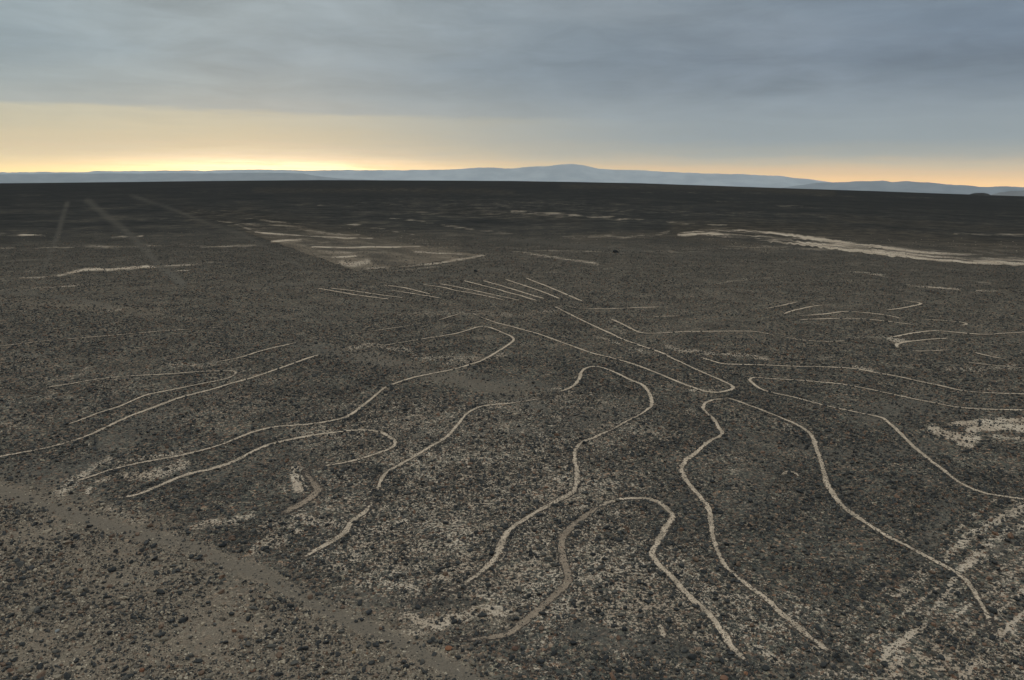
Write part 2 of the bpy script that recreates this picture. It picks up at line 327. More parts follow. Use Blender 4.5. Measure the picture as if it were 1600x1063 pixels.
def soil(x, y, z):
    u, v = project(x, y, z)
    front = (y > 2)
    u = np.where(front, u, -9999.0)
    r = np.hypot(x, y)
    sc = np.maximum(r / 30.0, 0.6)
    wu = (fbm(x / (1.1 * sc), y / (1.1 * sc), 21, 3) - 0.5) * 2.6
    wv = (fbm(x / (1.1 * sc), y / (1.1 * sc), 31, 3) - 0.5) * 2.6
    pale = strokes(u, v, wu, wv, PALE) * 1.35
    smooth = strokes(u, v, wu * 0.5, wv * 0.5, SMOOTH)
    brown = strokes(u, v, wu * 0.4, wv * 0.4, BROWN)
    # general unevenness of the plain
    big = fbm(x / 14.0, y / 14.0, 41, 4)
    base = 0.40 * sst(big, 0.42, 0.68) * (1 - 0.8 * sst(r, 26, 75)) * (1 - sst(r, 90, 200)) + 0.20 * (1 - sst(r, 20, 95))
    st = fbm(x / 160.0, y / 60.0, 47, 4)
    base = base * (1 - 0.5 * np.clip(brown, 0, 1))
    base = base + 0.13 * sst(st, 0.54, 0.75) * sst(r, 90, 200) * (1 - 0.75 * sst(r, 250, 700))
    pale = np.clip(np.maximum(pale, base) * (1 - 0.85 * smooth) + 0.0, 0, 1)
    far = sst(r, 62, 250)  # distance masks: darken the far colour for stones shading themselves at grazing view
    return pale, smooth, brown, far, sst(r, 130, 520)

# ------------------------------------------------------------------ materials
def principled(name):
    mt = bpy.data.materials.new(name); mt.use_nodes = True
    N = NT(mt.node_tree); N.n.clear()
    b = N.new('ShaderNodeBsdfPrincipled'); o = N.new('ShaderNodeOutputMaterial'); N.link(b.outputs[0], o.inputs[0])
    b.inputs['Roughness'].default_value = 1.0; b.inputs['Specular IOR Level'].default_value = 0.0
    return mt, N, b

def attr(N, name, typ='GEOMETRY'):
    a = N.new('ShaderNodeAttribute', attribute_name=name, attribute_type=typ); return a.outputs['Fac']

def desert_material(name, lift=1.0):
    mt, N, b = principled(name)
    geo = N.new('ShaderNodeNewGeometry'); pos = geo.outputs['Position']
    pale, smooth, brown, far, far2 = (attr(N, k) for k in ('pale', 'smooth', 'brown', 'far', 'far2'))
    n1 = N.noise(pos, 8.5, 5.0, 0.72)
    n2 = N.noise(pos, 0.35, 4.0, 0.6)
    n3 = N.noise(pos, 22.0, 3.0, 0.6)
    vo = N.new('ShaderNodeTexVoronoi'); N.put(vo.inputs['Vector'], pos); vo.inputs['Scale'].default_value = 9.0
    vs = N.new('ShaderNodeSeparateColor'); N.link(vo.outputs['Color'], vs.inputs[0])
    # dark varnished gravel, each pebble its own tone
    g = N.ramp(vs.outputs[0], [(0.0, (0.055, 0.052, 0.046, 1)), (0.40, (0.105, 0.095, 0.080, 1)), (0.75, (0.165, 0.141, 0.111, 1)), (0.92, (0.23, 0.17, 0.122, 1)), (1.0, (0.38, 0.30, 0.21, 1))])
    fine = N.ramp(n3, [(0.25, (0.55, 0.55, 0.55, 1)), (0.75, (1.45, 1.43, 1.4, 1))])
    g = N.mix(1.0, g, fine, 'MULTIPLY')
    g = N.mix(1.0, g, N.ramp(vs.outputs[1], [(0.0, (0.93, 1.02, 1.0, 1)), (0.6, (1.0, 1.0, 1.0, 1)), (1.0, (1.28, 0.95, 0.82, 1))]), 'MULTIPLY')
    g = N.mix(1.0, g, N.ramp(n2, [(0.3, (0.68, 0.68, 0.69, 1)), (0.7, (1.24, 1.22, 1.19, 1))]), 'MULTIPLY')
    g = N.mix(N.math('MULTIPLY', brown, 0.75), g, N.mix(1.0, (0.295, 0.222, 0.157, 1), fine, 'MULTIPLY'))
    # far away one dark tone paints in the stones' grazing-view self-shading, mottled and streaked by sorted gravel
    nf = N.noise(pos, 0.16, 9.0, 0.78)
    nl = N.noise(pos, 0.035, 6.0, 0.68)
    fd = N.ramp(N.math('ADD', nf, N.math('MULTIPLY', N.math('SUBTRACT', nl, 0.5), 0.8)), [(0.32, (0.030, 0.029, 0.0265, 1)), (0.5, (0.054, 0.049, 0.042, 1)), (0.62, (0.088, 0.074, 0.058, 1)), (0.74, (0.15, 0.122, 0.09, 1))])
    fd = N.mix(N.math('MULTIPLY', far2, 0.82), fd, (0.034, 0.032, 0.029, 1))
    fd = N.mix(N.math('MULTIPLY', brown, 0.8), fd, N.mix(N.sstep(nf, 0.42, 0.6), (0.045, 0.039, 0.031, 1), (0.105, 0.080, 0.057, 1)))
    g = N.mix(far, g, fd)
    sm = N.mix(N.sstep(n1, 0.35, 0.65), (0.120, 0.102, 0.081, 1), (0.172, 0.144, 0.112, 1))
    sm = N.mix(N.math('MULTIPLY', brown, 0.85), sm, (0.215, 0.166, 0.12, 1))
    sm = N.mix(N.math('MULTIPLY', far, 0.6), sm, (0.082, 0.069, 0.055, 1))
    g = N.mix(smooth, g, sm)
    # pale soil between the stones
    nm = N.noise(pos, 1.7, 3.0, 0.6)
    thr = N.math('SUBTRACT', N.math('ADD', 0.66, N.math('MULTIPLY', N.math('SUBTRACT', nm, 0.5), 0.30)), N.math('MULTIPLY', pale, 0.27))
    pf = N.sstep(n1, thr, N.math('ADD', thr, 0.06))
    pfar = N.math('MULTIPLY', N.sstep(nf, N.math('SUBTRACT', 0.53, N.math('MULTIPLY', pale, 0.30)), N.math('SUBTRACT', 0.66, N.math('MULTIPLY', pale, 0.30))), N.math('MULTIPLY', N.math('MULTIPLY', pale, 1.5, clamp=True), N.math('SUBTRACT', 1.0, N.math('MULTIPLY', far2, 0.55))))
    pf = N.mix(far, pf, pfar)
    pc = N.mix(N.sstep(n2, 0.35, 0.65), (0.54, 0.40, 0.28, 1), (0.70, 0.545, 0.395, 1))
    pc = N.mix(1.0, pc, N.ramp(n3, [(0.2, (0.7, 0.69, 0.68, 1)), (0.8, (1.15, 1.15, 1.15, 1))]), 'MULTIPLY')
    c = N.mix(pf, g, pc)
    N.link(c, b.inputs['Base Color'])
    bp = N.new('ShaderNodeBump'); bp.inputs['Strength'].default_value = 0.9; bp.inputs['Distance'].default_value = 0.05
    hgt = N.math('ADD', N.math('MULTIPLY', vo.outputs['Distance'], -1.3), n1)
    N.put(bp.inputs['Height'], hgt); N.link(bp.outputs[0], b.inputs['Normal'])
    return mt

MAT_DESERT = desert_material('desert_pavement')

def line_material(name, pale_c, dull_c):
    """cleared line: pale subsoil, pebbles lying on it, worn patches; 'wear' runs from 0 (fresh) to 1 (grown over)"""
    mt, N, b = principled(name)
    geo = N.new('ShaderNodeNewGeometry'); pos = geo.outputs['Position']
    wear = attr(N, 'wear'); edge = attr(N, 'edge')
    n1 = N.noise(pos, 7.0, 5.0, 0.74); n2 = N.noise(pos, 0.9, 4.0, 0.65); n3 = N.noise(pos, 26.0, 3.0, 0.6)
    vo = N.new('ShaderNodeTexVoronoi'); N.put(vo.inputs['Vector'], pos); vo.inputs['Scale'].default_value = 13.0
    vs = N.new('ShaderNodeSeparateColor'); N.link(vo.outputs['Color'], vs.inputs[0])
    c = N.mix(N.sstep(n2, 0.3, 0.7), dull_c, pale_c)
    c = N.mix(1.0, c, N.ramp(n3, [(0.28, (0.52, 0.50, 0.48, 1)), (0.5, (0.95, 0.94, 0.92, 1)), (0.72, (1.22, 1.22, 1.2, 1))]), 'MULTIPLY')
    c = N.mix(1.0, c, N.ramp(n1, [(0.3, (1.12, 1.1, 1.06, 1)), (0.62, (0.78, 0.76, 0.74, 1))]), 'MULTIPLY')
    dark = N.ramp(vs.outputs[1], [(0, (0.03605, 0.03152, 0.0279, 1)), (0.7, (0.0927, 0.07449, 0.0594, 1)), (1, (0.1648, 0.1146, 0.081, 1))])
    k = N.math('ADD', N.math('MULTIPLY', wear, 0.42), N.math('MULTIPLY', edge, 0.42))
    k = N.math('ADD', k, N.math('MULTIPLY', N.math('SUBTRACT', n2, 0.5), 0.35))
    thr = N.math('SUBTRACT', 0.715, k)
    c = N.mix(N.sstep(n1, thr, N.math('ADD', thr, 0.06)), c, dark)
    N.link(c, b.inputs['Base Color'])
    bp = N.new('ShaderNodeBump'); bp.inputs['Strength'].default_value = 0.7; bp.inputs['Distance'].default_value = 0.03
    N.put(bp.inputs['Height'], N.math('ADD', n1, N.math('MULTIPLY', vo.outputs['Distance'], -0.5))); N.link(bp.outputs[0], b.inputs['Normal'])
    return mt

MAT_LINE = line_material('cleared_pale_soil', (0.76, 0.585, 0.43, 1), (0.44, 0.34, 0.25, 1))
MAT_DULL = line_material('trodden_tan_soil', (0.42, 0.315, 0.23, 1), (0.29, 0.22, 0.163, 1))

STONE_STOPS = [(0.0, (0.046, 0.044, 0.041, 1)), (0.28, (0.072, 0.067, 0.060, 1)), (0.46, (0.108, 0.096, 0.080, 1)), (0.58, (0.15, 0.122, 0.092, 1)),
               (0.66, (0.21, 0.118, 0.074, 1)), (0.74, (0.22, 0.172, 0.122, 1)), (0.86, (0.40, 0.31, 0.215, 1)), (1.0, (0.54, 0.43, 0.305, 1))]
def stone_material(name, color=None):
    mt, N, b = principled(name)
    tcn = N.new('ShaderNodeTexCoord'); geo = N.new('ShaderNodeNewGeometry')
    if color is None: c = N.ramp(attr(N, 'tone', 'INSTANCER'), STONE_STOPS)
    else:
        rgbn = N.new('ShaderNodeRGB'); rgbn.outputs[0].default_value = color; c = rgbn.outputs[0]
    n = N.noise(geo.outputs['Position'], 30.0, 4.0, 0.65)
    c = N.mix(1.0, c, N.ramp(n, [(0.25, (0.62, 0.62, 0.63, 1)), (0.75, (1.4, 1.38, 1.34, 1))]), 'MULTIPLY')
    N.link(c, b.inputs['Base Color']); b.inputs['Roughness'].default_value = 0.8; b.inputs['Specular IOR Level'].default_value = 0.12
    bp = N.new('ShaderNodeBump'); bp.inputs['Strength'].default_value = 0.5; bp.inputs['Distance'].default_value = 0.02
    N.put(bp.inputs['Height'], n); N.link(bp.outputs[0], b.inputs['Normal'])
    return mt

MAT_STONES = stone_material('desert_varnish')
def far_material(name, c0, c1, scale):
    mt, N, b = principled(name)
    geo = N.new('ShaderNodeNewGeometry')
    n = N.noise(geo.outputs['Position'], scale, 6.0, 0.6)
    N.link(N.mix(N.sstep(n, 0.35, 0.65), c0, c1), b.inputs['Base Color'])
    return mt

# ------------------------------------------------------------------ object helpers
def tag(o, label=None, cat=None, group=None, kind=None):
    if label: o['label'] = label
    if cat: o['category'] = cat
    if group: o['group'] = group
    if kind: o['kind'] = kind
    return o

def empty(name, loc):
    o = bpy.data.objects.new(name, None); col.objects.link(o); o.location = loc; o.empty_display_size = 0.5
    return o

def grid_mesh(name, xs, ys, zs, material, attrs=None, smooth=True, wrap=False):
    """xs, ys, zs: (rows, cols) arrays"""
    R, C = xs.shape
    co = np.empty((R * C, 3), np.float32); co[:, 0] = xs.ravel(); co[:, 1] = ys.ravel(); co[:, 2] = zs.ravel()
    i = np.arange(R - 1)[:, None]; j = np.arange(C if wrap else C - 1)[None]; jn = (j + 1) % C
    q_ = np.stack(np.broadcast_arrays(i * C + j, i * C + jn, (i + 1) * C + jn, (i + 1) * C + j), -1).reshape(-1, 4).astype(np.int32)
    me = bpy.data.meshes.new(name)
    me.vertices.add(len(co)); me.vertices.foreach_set('co', co.ravel())
    me.loops.add(q_.size); me.loops.foreach_set('vertex_index', q_.ravel())
    me.polygons.add(len(q_)); me.polygons.foreach_set('loop_start', np.arange(0, q_.size, 4, dtype=np.int32))
    me.polygons.foreach_set('loop_total', np.full(len(q_), 4, np.int32))
    me.update(calc_edges=True); me.validate()
    if smooth: me.shade_smooth()
    for k, a in (attrs or {}).items():
        at = me.attributes.new(k, 'FLOAT', 'POINT'); at.data.foreach_set('value', np.asarray(a, np.float32).ravel())
    me.materials.append(material)
    return me

def link(name, me, parent=None):
    o = bpy.data.objects.new(name, me); col.objects.link(o)
    if parent is not None:
        o.parent = parent; o.matrix_parent_inverse = Matrix.Identity(4)
    return o

# ------------------------------------------------------------------ the plain: one sheet to the horizon
HALF = math.radians(41)
azs = np.concatenate([np.linspace(-HALF, HALF, 1000), np.linspace(HALF, 2 * math.pi - HALF, 72)[1:-1]])
dep = np.radians(np.arange(44.0, 0.94, -0.088))
rad = np.concatenate([[0.3, 4.0, 8.0, 11.0], CAM_H / np.tan(dep), np.geomspace(815, 2600, 20), np.geomspace(3000, 46000, 26)])
rad = np.sort(rad)
A, Rr = np.meshgrid(azs, rad)
gx, gy = Rr * np.sin(A), Rr * np.cos(A)
gz = height(gx, gy)
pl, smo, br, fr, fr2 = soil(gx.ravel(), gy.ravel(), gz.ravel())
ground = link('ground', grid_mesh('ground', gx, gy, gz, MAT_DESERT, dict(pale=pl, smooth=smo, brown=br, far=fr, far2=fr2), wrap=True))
# grid rows run outwards: flip so the normals face the sky
ground.data.flip_normals()
tag(ground, 'dark stony desert plain stretching flat to the horizon', 'desert ground', kind='structure')

# ------------------------------------------------------------------ mountains and hills beyond the plain
def terrain_range(name, sky_pts, dist, front, back_, base, seed, material, rows=34, cols=420, rough=0.5):
    p = np.array(sky_pts, float)
    us = np.linspace(p[0, 0], p[-1, 0], cols)
    vs_ = np.interp(us, p[:, 0], p[:, 1])
    vs_ = vs_ - (fbm(us / 17.0, us * 0 + seed, seed, 4, 0.6) - 0.5) * 1.8
    a = np.empty(cols); hz = np.empty(cols)
    for i in range(cols):
        d = ray(us[i], vs_[i]); a[i] = math.atan2(d[0], d[1]); hz[i] = CAM_H + dist * d[2] / math.hypot(d[0], d[1])
    s = np.concatenate([np.linspace(-1, 0, rows), np.linspace(0, 1, 8)[1:]])
    S, Ai = np.meshgrid(s, a, indexing='ij'); Hh = np.broadcast_to(hz, S.shape)
    rr = np.where(S < 0, dist + S * front, dist + S * back_)
    prof = np.where(S < 0, (1 + S) ** 1.6, 1 - S)
    x, y = rr * np.sin(Ai), rr * np.cos(Ai)
    gul = fbm(x / (front * 0.12), y / (front * 0.4), seed + 7, 5)
    gul = 1 - np.abs(gul * 2 - 1)
    z = base + (Hh - base) * prof
    cut = np.clip(-S, 0, 1) ** 0.6 * np.clip(1 + S, 0, 1) ** 0.4
    z = z - np.where(S < 0, rough * (Hh - base) * gul * cut, 0)
    me = grid_mesh(name, x, y, z, material); me.flip_normals()
    return link(name, me)

MAT_RANGE = far_material('bare_pale_rock', (0.36, 0.32, 0.28, 1), (0.56, 0.505, 0.44, 1), 0.0009)
MAT_HILL = far_material('bare_brown_rock', (0.15, 0.13, 0.115, 1), (0.24, 0.21, 0.18, 1), 0.002)
o = terrain_range('mountain_range', [(-420,272),(0,269.2),(137,269),(145,267.6),(310,266.6),(316,267.6),(322,266.4),(400,265),(475,266.3),(560,266),(640,266),(700,265.5),(720,264),(735,262.6),(765,261.2),(790,263),(805,263),(830,260.3),(858,259.6),(868,258.2),(880,256.7),(897,256.2),(908,257.6),(920,260),(935,264),(955,265),(985,265.5),(1030,268),(1100,271),(1170,273),(1200,274.5),(1220,275),(1240,278),(1262,280),(1300,285),(1360,290),(1500,298),(1700,306)],
                  40000, 9000, 6000, -620, 51, MAT_RANGE)
tag(o, 'pale blue mountain range with a broad low peak on the horizon', 'mountains', kind='structure')
o = terrain_range('mountain_range', [(1180,300),(1240,291),(1275,286),(1300,285.3),(1330,283.6),(1360,283.4),(1380,282.5),(1396,285),(1415,283),(1435,285),(1460,286),(1480,288.5),(1500,289),(1530,292),(1560,291.5),(1585,292),(1610,294),(1700,293),(1850,296),(2000,300)],
                  30000, 7000, 5000, -620, 61, MAT_HILL)
tag(o, 'darker blue row of low hills on the right horizon', 'hills', kind='structure')
o = terrain_range('hill', [(-420,276),(0,272.5),(130,271.5),(300,271),(360,270.6),(400,270),(450,270),(475,272),(500,275.5),(530,279),(580,281.5),(640,284),(700,287)],
                  30000, 7000, 5000, -620, 71, MAT_HILL)
tag(o, 'grey blue ridge sloping down on the left horizon', 'hills', kind='structure')
o = terrain_range('hill', [(1530,309),(1550,304),(1562,301),(1580,299),(1600,297.5),(1640,295),(1700,294),(1800,298),(1900,306)],
                  12000, 3000, 3000, -420, 81, MAT_HILL, rows=16, cols=120)
tag(o, 'dark hazy hill cut by the right edge of the picture', 'hill', kind='structure')
o = terrain_range('hillock', [(1500,309),(1512,304.6),(1519,302.6),(1526,302.0),(1538,302.1),(1543,303),(1550,306.5),(1560,310)],
                  780, 40, 40, -12, 91, far_material('dark_hillock_gravel', (0.05, 0.046, 0.042, 1), (0.075, 0.068, 0.06, 1), 0.08), rows=12, cols=60, rough=0.15)
tag(o, 'small dark flat topped mound on the skyline at far right', 'mound', kind='structure')

# ------------------------------------------------------------------ lines cleared into the plain
LINES_W = []          # (world polyline, half width) for the stone scatter

def ribbon(name, px, width, parent=None, material=None, wear=0.2, fade=(0.0, 0.0), lift=0.012, raw_width=None, across=6):
    material = material or MAT_LINE
    pp = catmull(px, 6)
    w = np.array([ground_at(a, b) for a, b in pp])
    seg = np.hypot(*np.diff(w, axis=0).T); s = np.concatenate([[0], np.cumsum(seg)])
    dmean = np.hypot(w[:, 0], w[:, 1]).mean()
    step = min(max(0.085, dmean * 0.004), 6.0)
    n = max(8, int(s[-1] / step)); n = min(n, 900)
    si = np.linspace(0, s[-1], n)
    x = np.interp(si, s, w[:, 0]); y = np.interp(si, s, w[:, 1])
    # soften kinks left by tracing
    for _ in range(2):
        x[1:-1] = 0.25 * x[:-2] + 0.5 * x[1:-1] + 0.25 * x[2:]; y[1:-1] = 0.25 * y[:-2] + 0.5 * y[1:-1] + 0.25 * y[2:]
    tx = np.gradient(x); ty = np.gradient(y); L = np.hypot(tx, ty) + 1e-9
    nx, ny = -ty / L, tx / L
    sd = int(abs(px[0][0]) * 7 + px[0][1]) % 997
    hw = width * (0.84 if dmean < 38 else 0.70) / 2
    eL = hw * (0.50 + 1.2 * fbm(si / 0.28, si * 0 + 1.7, sd, 3)) * (0.65 + 0.7 * fbm(si / 3.0, si * 0, sd + 3, 2))
    eR = hw * (0.50 + 1.2 * fbm(si / 0.28, si * 0 + 5.7, sd + 9, 3)) * (0.65 + 0.7 * fbm(si / 3.0, si * 0, sd + 5, 2))
    off = (fbm(si / 2.5, si * 0 + 3.3, sd + 13, 2) - 0.5) * hw * 0.5
    tap = np.clip(np.minimum(si, s[-1] - si) / (hw * 2.0) + 0.25, 0, 1)
    ks = np.linspace(-1, 1, across)
    Xs = np.empty((n, across)); Ys = np.empty_like(Xs); E = np.empty_like(Xs)
    for j, k in enumerate(ks):
        o_ = off + np.where(k < 0, k * eL, k * eR) * tap
        Xs[:, j] = x + nx * o_; Ys[:, j] = y + ny * o_; E[:, j] = abs(k) ** 2
    dd = np.hypot(Xs, Ys)
    Zs = height(Xs, Ys) + lift + np.maximum(dd - 40, 0) * 0.00045
    fs = np.clip(si / s[-1], 0, 1)
    wr = wear + 0.6 * fade[0] * (1 - sst(fs, 0.0, 0.28)) + 0.6 * fade[1] * sst(fs, 0.68, 1.0) - 0.04 + 0.55 * np.exp(-np.minimum(si, s[-1] - si) / (1.3 * width)) * (dmean < 45) + (fbm(si / 2.2, si * 0, sd + 21, 3) - 0.5) * 0.85 + (fbm(si / 11.0, si * 0, sd + 31, 2) - 0.5) * 0.6
    Wr = np.repeat(np.clip(wr, 0, 1.2)[:, None], across, 1)
    me = grid_mesh(name, Xs, Ys, Zs, material, dict(wear=Wr, edge=E)); 
    if me.polygons[0].normal.z < 0: me.flip_normals()
    LINES_W.append((w[::3] if len(w) > 6 else w, hw))
    o = link(name, me)
    if parent is not None:
        o.parent = parent; o.matrix_parent_inverse = parent.matrix_world.inverted() if False else Matrix.Translation(-Vector(parent.location))
    return o

gx0, gy0 = ground_at(1147, 607)
tree_fig = empty('tree_figure', (gx0, gy0, float(height(gx0, gy0))))
tag(tree_fig, 'huge tree figure of pale cleared lines with long trunk, fanned roots and looping branches', 'ground drawing')
T = tree_fig
ribbon('trunk_line', [(868,480),(876,484),(912,502),(955,522),(972,530),(1000,540),(1032,551),(1050,560),(1100,583),(1135,598),(1147,606),(1140,610),(1125,613),(1108,613),(1098,611),(1060,597),(1000,573),(955,559),(925,552),(880,536),(840,522),(800,511),(770,503),(738,490)], 0.42, T, wear=0.02, fade=(0.3,0.5))
ROOTS = [[(497,451),(520,455),(555,461),(607,468)], [(517,451),(545,454),(600,462),(632,466)], [(612,454),(650,460),(687,466)], [(600,446),(625,449),(640,452),(672,460)],
         [(661,445),(695,450),(710,454),(750,461),(787,469)], [(688,444),(730,452),(748,456),(780,463),(812,470)], [(725,439),(775,452),(795,458),(812,462),(838,470)],
         [(755,439),(800,452),(825,460),(850,467)], [(790,437),(838,453),(874,467)], [(822,435),(870,454),(909,471)]]
for r_ in ROOTS: ribbon('root_line', r_, 0.56, T, wear=0.0, fade=(0.0,0.2))
ribbon('branch_line', [(600,540),(630,535),(660,530),(710,522),(735,515),(748,511),(757,511),(768,513),(785,520),(800,527),(801,533),(785,545),(760,560),(750,565),(710,577),(665,586),(640,592),(605,604),(590,615),(567,634),(545,650),(530,655),(500,661),(460,665),(432,667),(400,674),(375,683),(340,697),(290,710),(260,716),(215,724),(180,732),(150,742),(120,752)], 0.36, T, wear=0.05, fade=(0.6,0.55))
ribbon('branch_line', [(185,778),(215,773),(240,763),(290,742),(330,733),(370,719),(400,703),(430,692),(480,682),(530,675),(565,672),(590,674),(602,678),(616,688),(617,694),(607,702),(585,710),(560,718),(540,723),(510,728),(490,731)], 0.34, T, wear=0.05, fade=(0.5,0.55))
ribbon('branch_line', [(490,731),(478,735),(483,748),(492,760),(494,767),(484,779),(465,791),(440,806)], 0.55, T, MAT_DULL, wear=0.15, fade=(0.1,0.6))
ribbon('branch_line', [(885,611),(850,622),(800,630),(765,633),(750,636),(735,643),(725,651),(710,670),(695,685),(675,697),(645,715),(617,730),(600,742),(594,755),(591,766)], 0.34, T, wear=0.2, fade=(1.7,0.0))
ribbon('branch_line', [(582,778),(578,790),(568,802),(555,811),(546,820),(537,835),(515,848),(480,868),(450,888)], 0.36, T, wear=0.25, fade=(0.2,1.5))
ribbon('branch_line', [(876,612),(887,608),(897,602),(905,592),(908,582),(917,575),(930,573),(945,576),(965,584),(985,594),(1003,601),(1012,610),(1017,620),(1019,632),(1015,638),(1000,648),(980,658),(958,670),(940,678),(928,684),(912,690),(903,698),(898,706)], 0.38, T, wear=0.08, fade=(0.4,0.25))
ribbon('branch_line', [(903,699),(898,706),(898,718),(901,735),(901,748),(898,762),(893,770),(875,780),(845,796),(815,814),(800,823),(790,835),(783,850),(776,868),(765,882),(745,899),(715,918),(680,933),(650,946)], 0.34, T, wear=0.06, fade=(0.05,1.6))
ribbon('branch_line', [(700,997),(735,999),(770,996),(790,993),(800,988),(815,976),(838,958),(857,940),(880,919),(887,908),(886,896),(882,880),(879,860),(880,842),(886,832),(900,818),(920,803),(935,793)], 0.38, T, MAT_DULL, wear=0.0, fade=(0.6,0.2))
ribbon('branch_line', [(935,793),(945,787),(957,783),(970,780),(995,779),(1012,780),(1030,786),(1042,796),(1051,807),(1040,824),(1028,845),(1020,860),(1019,867),(1023,875),(1035,888),(1052,903),(1067,920),(1087,940),(1112,963),(1127,985),(1142,1008),(1157,1025),(1168,1035)], 0.32, T, wear=0.12, fade=(0.45,0.05))
ribbon('branch_line', [(1137,624),(1120,624),(1108,627),(1100,632),(1099,638),(1104,645),(1115,655),(1124,669),(1129,676),(1125,682),(1110,689),(1088,707),(1071,720),(1065,733),(1068,743),(1078,758),(1092,775),(1105,790),(1111,808),(1112,825),(1115,843),(1121,862),(1133,885),(1150,900),(1175,920),(1200,939),(1220,958),(1245,978),(1265,996),(1283,1009),(1300,1022)], 0.32, T, wear=0.14, fade=(0.1,0.45))
ribbon('branch_line', [(1137,622),(1158,629),(1180,637),(1200,645),(1220,653),(1245,664),(1262,675),(1271,688),(1275,700),(1281,715),(1286,735),(1291,755),(1300,770),(1315,789),(1335,805),(1360,822),(1390,840),(1425,857),(1460,876),(1490,892),(1510,907),(1520,920),(1530,938),(1540,957),(1548,978),(1552,990)], 0.33, T, wear=0.05, fade=(0.4,0.4))
ribbon('branch_line', [(1600,641),(1545,640),(1500,637),(1460,630),(1420,622),(1380,613),(1340,605),(1310,600),(1278,597),(1240,594),(1200,592),(1180,590),(1171,593),(1177,600),(1185,606),(1200,612),(1240,621),(1290,634),(1340,645),(1375,652),(1387,660),(1405,676),(1425,696),(1445,712),(1460,724),(1475,735),(1490,748),(1510,760),(1540,771),(1570,776),(1605,781)], 0.38, T, wear=0.06, fade=(0.2,0.25))
ribbon('branch_line', [(1095,559),(1115,565),(1130,569),(1160,570),(1200,571),(1250,573),(1300,574),(1340,577),(1375,584),(1400,588),(1430,595),(1470,603),(1505,611),(1540,614),(1605,616)], 0.42, T, wear=0.05, fade=(0.3,0.3))

hx, hy = ground_at(1405, 520)
hand_fig = empty('curled_figure', (hx, hy, float(height(hx, hy))))
tag(hand_fig, 'small curling figure of thin pale lines far right beyond the big tree figure', 'ground drawing')
for p_ in ([(1190,484),(1220,478),(1247,472)], [(1226,491),(1235,487),(1265,480),(1287,477)], [(1250,494),(1290,491),(1320,487),(1350,489),(1385,493),(1407,498)],
           [(1250,500),(1310,498),(1350,499),(1390,503),(1428,508)], [(1410,470),(1425,472),(1440,475),(1415,481),(1385,485)], [(1440,499),(1470,501),(1495,503),(1507,505),(1511,508),(1498,509)],
           [(1395,527),(1420,522),(1450,518),(1465,517),(1485,519),(1535,523),(1570,521),(1605,519)], [(1403,544),(1400,540),(1405,537),(1420,534),(1450,531),(1482,529)], [(1425,549),(1450,549),(1482,547)]):
    ribbon('curl_line', p_, 0.5, hand_fig, wear=0.12, fade=(0.3,0.3))

LOOSE = [
 ('long faint thin line crossing the dark plain at middle left', [(0,541),(40,537),(70,533),(110,530),(170,525),(250,518),(310,514),(350,511)], 0.5, .3),
 ('thin pale hairpin line with a rounded hooked end at left', [(75,605),(110,600),(150,593),(200,588),(260,585),(310,581),(350,580),(365,580),(369,583),(364,588),(350,593),(320,599),(290,605),(260,611),(230,617),(210,625),(185,636),(155,645),(130,655),(108,663)], 0.36, .2),
 ('pale line running from mid plain to the left edge, just below the hairpin', [(497,555),(475,562),(440,575),(405,587),(390,592),(360,600),(330,609),(280,622),(240,637),(200,652),(160,671),(130,684),(100,693),(60,703),(20,710),(-10,716)], 0.38, .12),
 ('long faint broken line above the branches, ending near the root fan', [(340,566),(380,558),(400,551),(430,543),(450,539),(490,530),(540,523),(600,515),(640,509),(680,502),(710,493),(727,489),(760,488),(795,489)], 0.42, .35),
 ('thin bent line passing right of the trunk toward the curled figure', [(955,499),(975,508),(990,516),(1005,521),(1030,521),(1070,519),(1130,518),(1170,518),(1185,519),(1200,522),(1220,526),(1255,532),(1290,534),(1320,533)], 0.48, .2),
 ('short faint line just right of the fanned roots', [(888,479),(905,482),(945,483),(1000,481),(1030,480)], 0.55, .25),
 ('faintest short line between the roots and the bent line', [(975,496),(1010,496),(1062,494)], 0.5, .4),
 ('short pale dash by itself near the right edge', [(1522,551),(1545,557),(1568,561)], 0.45, .15),
 ('faint line above the stony pale strip at the right edge', [(1505,566),(1560,572),(1605,576)], 0.45, .3),
 ('small pale bent mark like a bird, alone on dark gravel', [(1221,743),(1229,737),(1238,737),(1244,740),(1250,746)], 0.30, .0),
 ('short upright pale scrape between the two nearest branches', [(1030,973),(1033,981),(1037,990),(1038,999)], 0.34, .05),
]
for lb, p_, w_, wr_ in LOOSE:
    o = ribbon('scraped_line', p_, w_, None, wear=wr_, fade=(0.25, 0.25)); tag(o, lb, 'ground line', 'single lines scraped into the plain')

